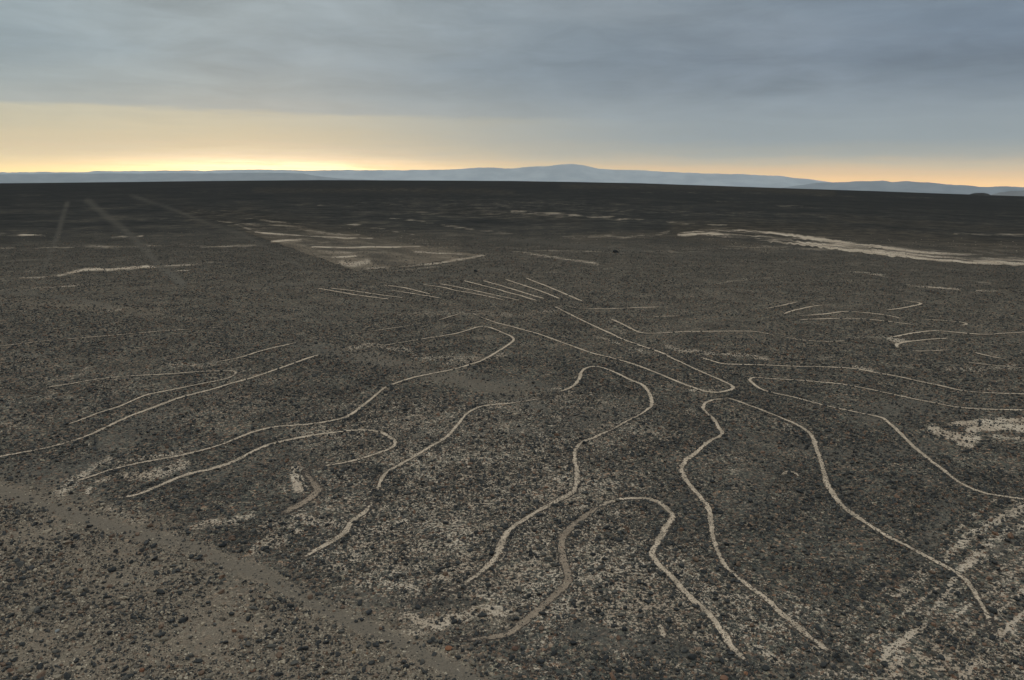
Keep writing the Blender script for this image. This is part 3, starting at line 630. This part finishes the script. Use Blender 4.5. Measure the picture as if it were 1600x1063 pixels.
def sheet(name, far_px, near_px, rows, cols, lift, label, cat, kind=None, ragged=0.02, pale_add=0.0, smooth_add=0.0, brown_add=0.0, fade_far=0.0):
    """a strip of ground between two traced edges, draped on the plain"""
    def edge(pts):
        w = np.array([ground_at(a, b) for a, b in catmull(pts, 5)])
        s = np.concatenate([[0], np.cumsum(np.hypot(*np.diff(w, axis=0).T))]); s /= s[-1]
        k = np.linspace(0, 1, cols); return np.stack([np.interp(k, s, w[:, 0]), np.interp(k, s, w[:, 1])], 1)
    F, Nn = edge(far_px), edge(near_px)
    jf = (fbm(np.arange(cols) / 3.0, np.zeros(cols), 77, 4) - 0.5) * ragged * 4
    jn = (fbm(np.arange(cols) / 3.0, np.zeros(cols), 87, 4) - 0.5) * ragged * 4
    t_ = np.linspace(0, 1, rows)[:, None]
    t_ = jf[None] * (1 - t_) + t_ + jn[None] * t_
    xs = F[:, 0][None] * (1 - t_) + Nn[:, 0][None] * t_; ys = F[:, 1][None] * (1 - t_) + Nn[:, 1][None] * t_
    d_ = np.hypot(xs, ys)
    zs = height(xs, ys) + lift + np.maximum(d_ - 40, 0) * 0.00015
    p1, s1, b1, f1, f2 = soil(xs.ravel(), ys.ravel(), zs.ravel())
    cc, rr_ = np.meshgrid(np.arange(cols) / cols, np.arange(rows) / rows)
    strk = sst(fbm(cc.ravel() * 9, rr_.ravel() * 7 + cc.ravel() * 2, 5, 5), 0.30, 0.72)
    edgef = sst(rr_.ravel(), 0.0, 0.35) * (1 - 0.5 * sst(rr_.ravel(), 0.93, 1.0)) * sst(cc.ravel(), 0.0, 0.06)
    p1 = np.clip(p1 + pale_add * (0.25 + 1.3 * strk) * edgef, 0, 1)
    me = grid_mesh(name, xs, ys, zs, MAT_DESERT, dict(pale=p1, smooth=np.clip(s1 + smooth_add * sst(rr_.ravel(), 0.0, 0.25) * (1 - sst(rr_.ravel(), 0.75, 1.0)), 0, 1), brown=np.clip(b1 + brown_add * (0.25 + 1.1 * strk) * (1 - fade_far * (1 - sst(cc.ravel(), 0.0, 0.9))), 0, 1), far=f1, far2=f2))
    if me.polygons[0].normal.z < 0: me.flip_normals()
    o = link(name, me); tag(o, label, cat, kind=kind); return o

sheet('dirt_track', [(-40,744),(0,755),(100,789),(200,818),(300,843),(390,874),(460,910),(540,946),(620,984),(700,1022),(760,1056),(820,1092)],
      [(-50,768),(0,779),(100,812),(200,842),(300,870),(390,906),(460,946),(540,984),(620,1024),(700,1062),(750,1092),(800,1120)], 26, 420, 0.008,
      'worn grey brown foot track curving across the lower left gravel', 'track', kind='structure', ragged=0.16, smooth_add=0.22, brown_add=0.45)
sheet('trapezoid_clearing', [(372,330),(480,350),(600,375),(700,392),(758,400)], [(285,326),(350,350),(420,376),(500,404),(556,425)], 120, 160, 0.03,
      'long cleared trapezoid with a pale near end, beyond the fanned roots', 'ground clearing', ragged=0.015, pale_add=0.10, brown_add=0.75, fade_far=0.8)
sheet('pale_wash', [(1050,364),(1110,357),(1200,359),(1290,370),(1420,387),(1500,393),(1610,404),(1700,412)], [(1058,367),(1110,369),(1180,376),(1290,389),(1400,402),(1500,411),(1610,417),(1700,424)], 60, 240, 0.03,
      'broad pale sandy clearing reaching the right edge of the plain', 'ground clearing', ragged=0.05, pale_add=0.55, brown_add=0.3)

# ------------------------------------------------------------------ stones
def stone_mesh(name, seed):
    r_ = random.Random(seed)
    bm = bmesh.new(); bmesh.ops.create_icosphere(bm, subdivisions=2, radius=0.5)
    cuts = []
    for _ in range(9):
        v_ = Vector((r_.gauss(0, 1), r_.gauss(0, 1), r_.gauss(0, 1))).normalized(); cuts.append((v_, r_.uniform(0.24, 0.44)))
    for v_ in bm.verts:
        for nrm, dd in cuts:
            k = v_.co.dot(nrm)
            if k > dd: v_.co -= nrm * (k - dd)
        v_.co *= 1 + r_.uniform(-0.05, 0.05)
        v_.co.z *= 0.8
    me = bpy.data.meshes.new(name); bm.to_mesh(me); bm.free()
    return me

# scatter: power-law sizes, cut off where a stone would be too small to see
N0, S0, EXPO = 420.0, 0.028, 2.42
def scatter():
    rs = np.geomspace(13.5, 235, 110); X_, Y_, S_ = [], [], []
    th = math.radians(40)
    for r0, r1 in zip(rs[:-1], rs[1:]):
        smin = max(S0, 0.00115 * min(r0, 95))
        dens = N0 * (smin / S0) ** -EXPO
        n = int(dens * th * (r1 * r1 - r0 * r0))
        rr = np.sqrt(rng.uniform(r0 * r0, r1 * r1, n)); aa = rng.uniform(-th, th, n)
        s = smin * rng.random(n) ** (-1 / EXPO)
        keep = s < 0.23
        X_.append((rr * np.sin(aa))[keep]); Y_.append((rr * np.cos(aa))[keep]); S_.append(s[keep])
    return np.concatenate(X_), np.concatenate(Y_), np.concatenate(S_)
sx, sy, ss = scatter()
sz = height(sx, sy)
p1, s1, b1, f1, f2 = soil(sx, sy, sz)
clump = fbm(sx / 2.2, sy / 2.2, 61, 4)
drift = fbm(sx / 9.0, sy / 9.0, 67, 3)
keepp = (1 - sst(np.hypot(sx, sy), 80, 235)) ** 1.3 * (1 - 0.52 * sst(np.hypot(sx, sy), 34, 75)) * np.clip(0.35 + 1.6 * (clump - 0.3) + 1.2 * (drift - 0.5), 0.06, 1.0) * (1 - 0.45 * p1) * (1 - 0.80 * np.clip(s1 * 1.1, 0, 1)) * (1 + 0.5 * b1)
# lines: clear inside, heaped along both sides
nearl = np.full(len(sx), 9.0)
for w_, hw in LINES_W:
    for (x0, y0), (x1, y1) in zip(w_[:-1], w_[1:]):
        mrg = hw + 0.8
        sel = np.where((sx > min(x0, x1) - mrg) & (sx < max(x0, x1) + mrg) & (sy > min(y0, y1) - mrg) & (sy < max(y0, y1) + mrg))[0]
        if len(sel) == 0: continue
        dx, dy = x1 - x0, y1 - y0; L = dx * dx + dy * dy + 1e-9
        t_ = np.clip(((sx[sel] - x0) * dx + (sy[sel] - y0) * dy) / L, 0, 1)
        dd = np.hypot(sx[sel] - x0 - t_ * dx, sy[sel] - y0 - t_ * dy) - hw
        nearl[sel] = np.minimum(nearl[sel], dd)
keepp = np.where(nearl < -0.06, 0.34 * (1 - 0.9 * sst(np.hypot(sx, sy), 28, 55)), np.where(nearl < 0.0, 0.75 - 0.65 * sst(np.hypot(sx, sy), 28, 60), np.where(nearl < 0.30, np.maximum(keepp * 1.25, 0.36 * (1 - sst(np.hypot(sx, sy), 40, 110))), keepp)))
ss = np.where(nearl < 0, np.minimum(ss, np.maximum(0.055, 0.0012 * np.hypot(sx, sy))), ss)
kk = rng.random(len(sx)) < keepp
sx, sy, sz, ss, b1, p1, nearl = (a[kk] for a in (sx, sy, sz, ss, b1, p1, nearl))
tone = rng.random(len(sx)) ** 1.25
tone = np.clip(tone * (0.78 + 0.40 * b1) + 0.42 * p1 * rng.random(len(sx)) * (ss < 0.08), 0, 1)
tone = np.where(ss > 0.085, tone * 0.86, tone)
tone = np.clip(tone + 0.09 * sst(np.hypot(sx, sy), 34, 80) * (rng.random(len(sx)) < 0.75), 0, 1)
tone = np.where((nearl > 0) & (nearl < 0.30), tone * 0.82, tone)
su, sv = project(sx, sy, sz)
dist = np.sqrt(sx ** 2 + sy ** 2 + CAM_H ** 2)
inside = (su > 4) & (su < PW - 4) & (sv < PH - 3)
app = np.where(inside, ss / dist, 0)
order = np.argsort(-app)
single = order[:282]
rest = np.setdiff1d(np.arange(len(sx)), single)

# -- the rest as one mass of stones
me = bpy.data.meshes.new('desert_stones')
npt = len(rest)
me.vertices.add(npt)
co = np.stack([sx[rest], sy[rest], sz[rest] + ss[rest] * 0.17], 1).astype(np.float32); me.vertices.foreach_set('co', co.ravel())
def vattr(name, typ, data, key):
    a = me.attributes.new(name, typ, 'POINT'); a.data.foreach_set(key, data.ravel())
vattr('tone', 'FLOAT', tone[rest].astype(np.float32), 'value')
rot = np.stack([rng.normal(0, .25, npt), rng.normal(0, .25, npt), rng.uniform(0, 6.283, npt)], 1).astype(np.float32)
scl = (ss[rest][:, None] * np.stack([rng.uniform(.85, 1.35, npt), rng.uniform(.7, 1.0, npt), rng.uniform(.55, 1.1, npt)], 1)).astype(np.float32)
vattr('rot', 'FLOAT_VECTOR', rot, 'vector'); vattr('scl', 'FLOAT_VECTOR', scl, 'vector')
vattr('pick', 'INT', rng.integers(0, 8, npt).astype(np.int32), 'value')
stones = link('desert_stones', me)
tag(stones, 'dense scatter of dark angular stones covering the plain', 'stones', kind='stuff')
ng = bpy.data.node_groups.new('scatter_stones', 'GeometryNodeTree')
ng.interface.new_socket('Geometry', in_out='INPUT', socket_type='NodeSocketGeometry')
ng.interface.new_socket('Geometry', in_out='OUTPUT', socket_type='NodeSocketGeometry')
G = NT(ng)
gi = G.new('NodeGroupInput'); go = G.new('NodeGroupOutput')
g2i = G.new('GeometryNodeGeometryToInstance')
for k in range(8):
    ico = G.new('GeometryNodeMeshIcoSphere'); ico.inputs['Radius'].default_value = 0.5; ico.inputs['Subdivisions'].default_value = 1
    nz = G.new('ShaderNodeTexNoise'); nz.noise_dimensions = '4D'; nz.inputs['W'].default_value = 3.7 * k; nz.inputs['Scale'].default_value = 1.7; nz.inputs['Detail'].default_value = 1.0
    pos_ = G.new('GeometryNodeInputPosition'); G.link(pos_.outputs[0], nz.inputs['Vector'])
    sb = G.new('ShaderNodeVectorMath', operation='SUBTRACT'); G.link(nz.outputs['Color'], sb.inputs[0]); sb.inputs[1].default_value = (0.5, 0.5, 0.5)
    sc_ = G.new('ShaderNodeVectorMath', operation='SCALE'); G.link(sb.outputs[0], sc_.inputs[0]); sc_.inputs['Scale'].default_value = 1.5
    sp = G.new('GeometryNodeSetPosition'); G.link(ico.outputs['Mesh'], sp.inputs['Geometry']); G.link(sc_.outputs[0], sp.inputs['Offset'])
    sh = G.new('GeometryNodeSetShadeSmooth'); G.link(sp.outputs[0], sh.inputs[0]); sh.inputs['Shade Smooth'].default_value = False
    smn = G.new('GeometryNodeSetMaterial'); G.link(sh.outputs[0], smn.inputs[0]); smn.inputs['Material'].default_value = MAT_STONES
    G.link(smn.outputs[0], g2i.inputs[0])
def nattr(name, typ):
    n = G.new('GeometryNodeInputNamedAttribute', data_type=typ); n.inputs['Name'].default_value = name; return n.outputs['Attribute']
iop = G.new('GeometryNodeInstanceOnPoints')
G.link(gi.outputs[0], iop.inputs['Points']); G.link(g2i.outputs[0], iop.inputs['Instance'])
iop.inputs['Pick Instance'].default_value = True
G.link(nattr('pick', 'INT'), iop.inputs['Instance Index'])
e2r = G.new('FunctionNodeEulerToRotation'); G.link(nattr('rot', 'FLOAT_VECTOR'), e2r.inputs[0]); G.link(e2r.outputs[0], iop.inputs['Rotation'])
G.link(nattr('scl', 'FLOAT_VECTOR'), iop.inputs['Scale'])
G.link(iop.outputs[0], go.inputs[0])
md = stones.modifiers.new('scatter', 'NODES'); md.node_group = ng

# -- the largest in view as stones of their own
CLASSES = [('black', 0.13, (0.036, 0.035, 0.033, 1)), ('charcoal', 0.36, (0.050, 0.048, 0.044, 1)), ('grey brown', 0.60, (0.105, 0.092, 0.075, 1)), ('reddish brown', 0.74, (0.165, 0.105, 0.07, 1)), ('tan', 0.93, (0.22, 0.175, 0.125, 1)), ('pale', 1.01, (0.38, 0.31, 0.225, 1))]
VAR = {}
for cname, _, c_ in CLASSES:
    mt = stone_material(cname.replace(' ', '_') + '_stone', c_)
    for k in range(5):
        me_ = stone_mesh('stone', 100 + k * 7 + len(cname) % 3); me_.materials.append(mt); VAR[(cname, k)] = me_
track = np.array([(-40,756),(0,764),(100,800),(200,830),(300,856),(390,890),(460,928),(540,965),(620,1004),(700,1042),(760,1075)], float)
def place_of(u, v):
    ty = np.interp(u, track[:, 0], track[:, 1])
    if u < 780:
        if abs(v - ty) < 22: return 'lying on the foot track' + (' near the left edge' if u < 260 else ' at its middle' if u < 520 else ' near the bottom edge')
        if v > ty:
            if u < 160: return 'in brown gravel at the left edge' if v < 960 else 'in the very bottom left corner'
            if u < 330: return 'in brown gravel under the track bend' if v < 960 else 'on the bottom edge right of the corner'
            return 'on brown gravel close below the foot track' if v - ty < 70 else 'on brown gravel at the bottom edge'
        if u < 420: return 'on stony ground above the left track'
        if v < 930: return 'at the end of the left centre line' if u < 540 else 'among pale specks left of the centre line' if u < 660 else 'at the tail of the centre line'
        return 'just above the track near its lower end' if u < 620 else 'on the pale wedge right of the track'
    if u < 890: return 'left of the tan loop' if v < 960 else 'below the foot of the tan loop'
    if u < 1060: return ('inside the near loop on its left' if u < 970 else 'inside the near loop on its right') if v < 940 else 'between the upright scrape and tan loop' if v < 1015 else 'on the bottom edge below the upright scrape'
    if u < 1190: return 'between the two near lines' if v < 960 else 'close to the end of the nearest line'
    if u < 1310: return 'right of the two near lines' if v < 980 else 'at the fading end of the second line'
    if u < 1450: return 'on dark gravel left of the pale stripes' if v < 980 else 'on the pale stripe at the bottom'
    return 'beside the right hand branch line' if v < 980 else 'in the bottom right corner'
sizes = np.quantile(ss[single], [0.34, 0.72])
for i in single:
    cname = next(c for c in CLASSES if tone[i] <= c[1])[0]
    o = link('stone', VAR[(cname, int(rng.integers(0, 5)))])
    k = ss[i]
    ax, ay, azz = rng.uniform(.95, 1.5), rng.uniform(.75, 1.05), rng.uniform(.55, 1.15)
    o.scale = (k * ax, k * ay, k * azz)
    o.rotation_euler = (rng.normal(0, .2), rng.normal(0, .2), rng.uniform(0, 6.28))
    o.location = (sx[i], sy[i], sz[i] + k * 0.16)
    size = 'small' if k < sizes[0] else ('middling' if k < sizes[1] else 'large')
    shape = 'flat' if azz < 0.7 else 'long' if ax > 1.32 else 'blocky' if azz > 0.95 else 'squat'
    pl_ = place_of(su[i], sv[i])
    tag(o, f'{size} {shape} {cname} stone {pl_}', 'stone', f'{cname} stones {pl_}')

SPECIAL = [
 ('bright orange rock beside the foot track at bottom centre', (701,1013), .26, (0.28, 0.125, 0.065, 1)),
 ('rust orange rock alone above the lower left gravel', (366,985), .22, (0.21, 0.11, 0.065, 1)),
 ('rust rock at the lower edge left of the foot track', (395,1047), .20, (0.20, 0.105, 0.065, 1)),
 ('small red brown rock on the bottom edge at left', (222,1047), .19, (0.22, 0.10, 0.055, 1)),
 ('rounded tan rock among brown gravel near bottom', (553,1018), .20, (0.27, 0.18, 0.10, 1)),
 ('grey brown rock at the left end of the near loop', (805,1013), .24, (0.15, 0.085, 0.058, 1)),
 ('orange rock below the end of the nearest line', (1166,1052), .20, (0.27, 0.13, 0.07, 1)),
 ('flat rust rock cut by the bottom edge right of centre', (1132,1060), .30, (0.21, 0.11, 0.068, 1)),
 ('dark upright rock standing on the foot track', (577,957), .30, (0.045, 0.044, 0.043, 1)),
 ('dark low rock next to the upright one on the track', (565,968), .22, (0.04, 0.04, 0.04, 1)),
 ('black rock alone in the smooth dark patch right of the near loop', (975,983), .26, (0.035, 0.035, 0.035, 1)),
 ('black rock just right of the upright scrape', (1021,1003), .22, (0.035, 0.035, 0.035, 1)),
 ('dark boulder in the gravel left of the near line', (348,852), .36, (0.04, 0.039, 0.037, 1)),
 ('pale grey rock in the lower left gravel', (89,985), .20, (0.27, 0.26, 0.24, 1)),
 ('solitary dark boulder far out on the plain beyond the roots', (962,393), 0.95, (0.03, 0.03, 0.029, 1)),
 ('black boulder on the plain below the trapezoid clearing', (743,423), 0.6, (0.03, 0.03, 0.029, 1)),
 ('dark boulder beside the gap in the nearest branch lines', (1113,752), .34, (0.04, 0.039, 0.037, 1)),
]
for n_, (lb, (px, py), k, c_) in enumerate(SPECIAL):
    me_ = stone_mesh('stone', 500 + n_); me_.materials.append(stone_material('rock_surface', c_))
    if k < 0.5: k *= 0.72
    x_, y_ = ground_at(px, py + 2)
    o = link('stone', me_); o.location = (x_, y_, float(height(x_, y_)) + k * 0.22)
    o.scale = (k * 1.2, k, k * 0.95); o.rotation_euler = (0.1, 0.15, n_ * 1.3)
    tag(o, lb, 'stone')

# ------------------------------------------------------------------ haze
HB = 47500.0; Z0, Z1 = float(gz.min()) - 40.0, 1350.0
bm = bmesh.new(); bmesh.ops.create_cube(bm, size=1.0)
me = bpy.data.meshes.new('haze'); bm.to_mesh(me); bm.free()
haze = link('haze', me); haze.scale = (2 * HB, 2 * HB, Z1 - Z0); haze.location = (0, 0, (Z0 + Z1) / 2)
mt = bpy.data.materials.new('air'); mt.use_nodes = True; H = NT(mt.node_tree); H.n.clear()
pv = H.new('ShaderNodeVolumePrincipled'); pv.inputs['Color'].default_value = (0.80, 0.91, 1.0, 1); pv.inputs['Density'].default_value = 2.6e-5; pv.inputs['Anisotropy'].default_value = 0.2
ho = H.new('ShaderNodeOutputMaterial'); H.link(pv.outputs[0], ho.inputs['Volume'])
me.materials.append(mt)
tag(haze, 'thin pale haze over the whole plain and mountains', 'haze', kind='stuff')
print('stones', len(rest), 'ground verts', gx.size, 'zmin', gz.min())
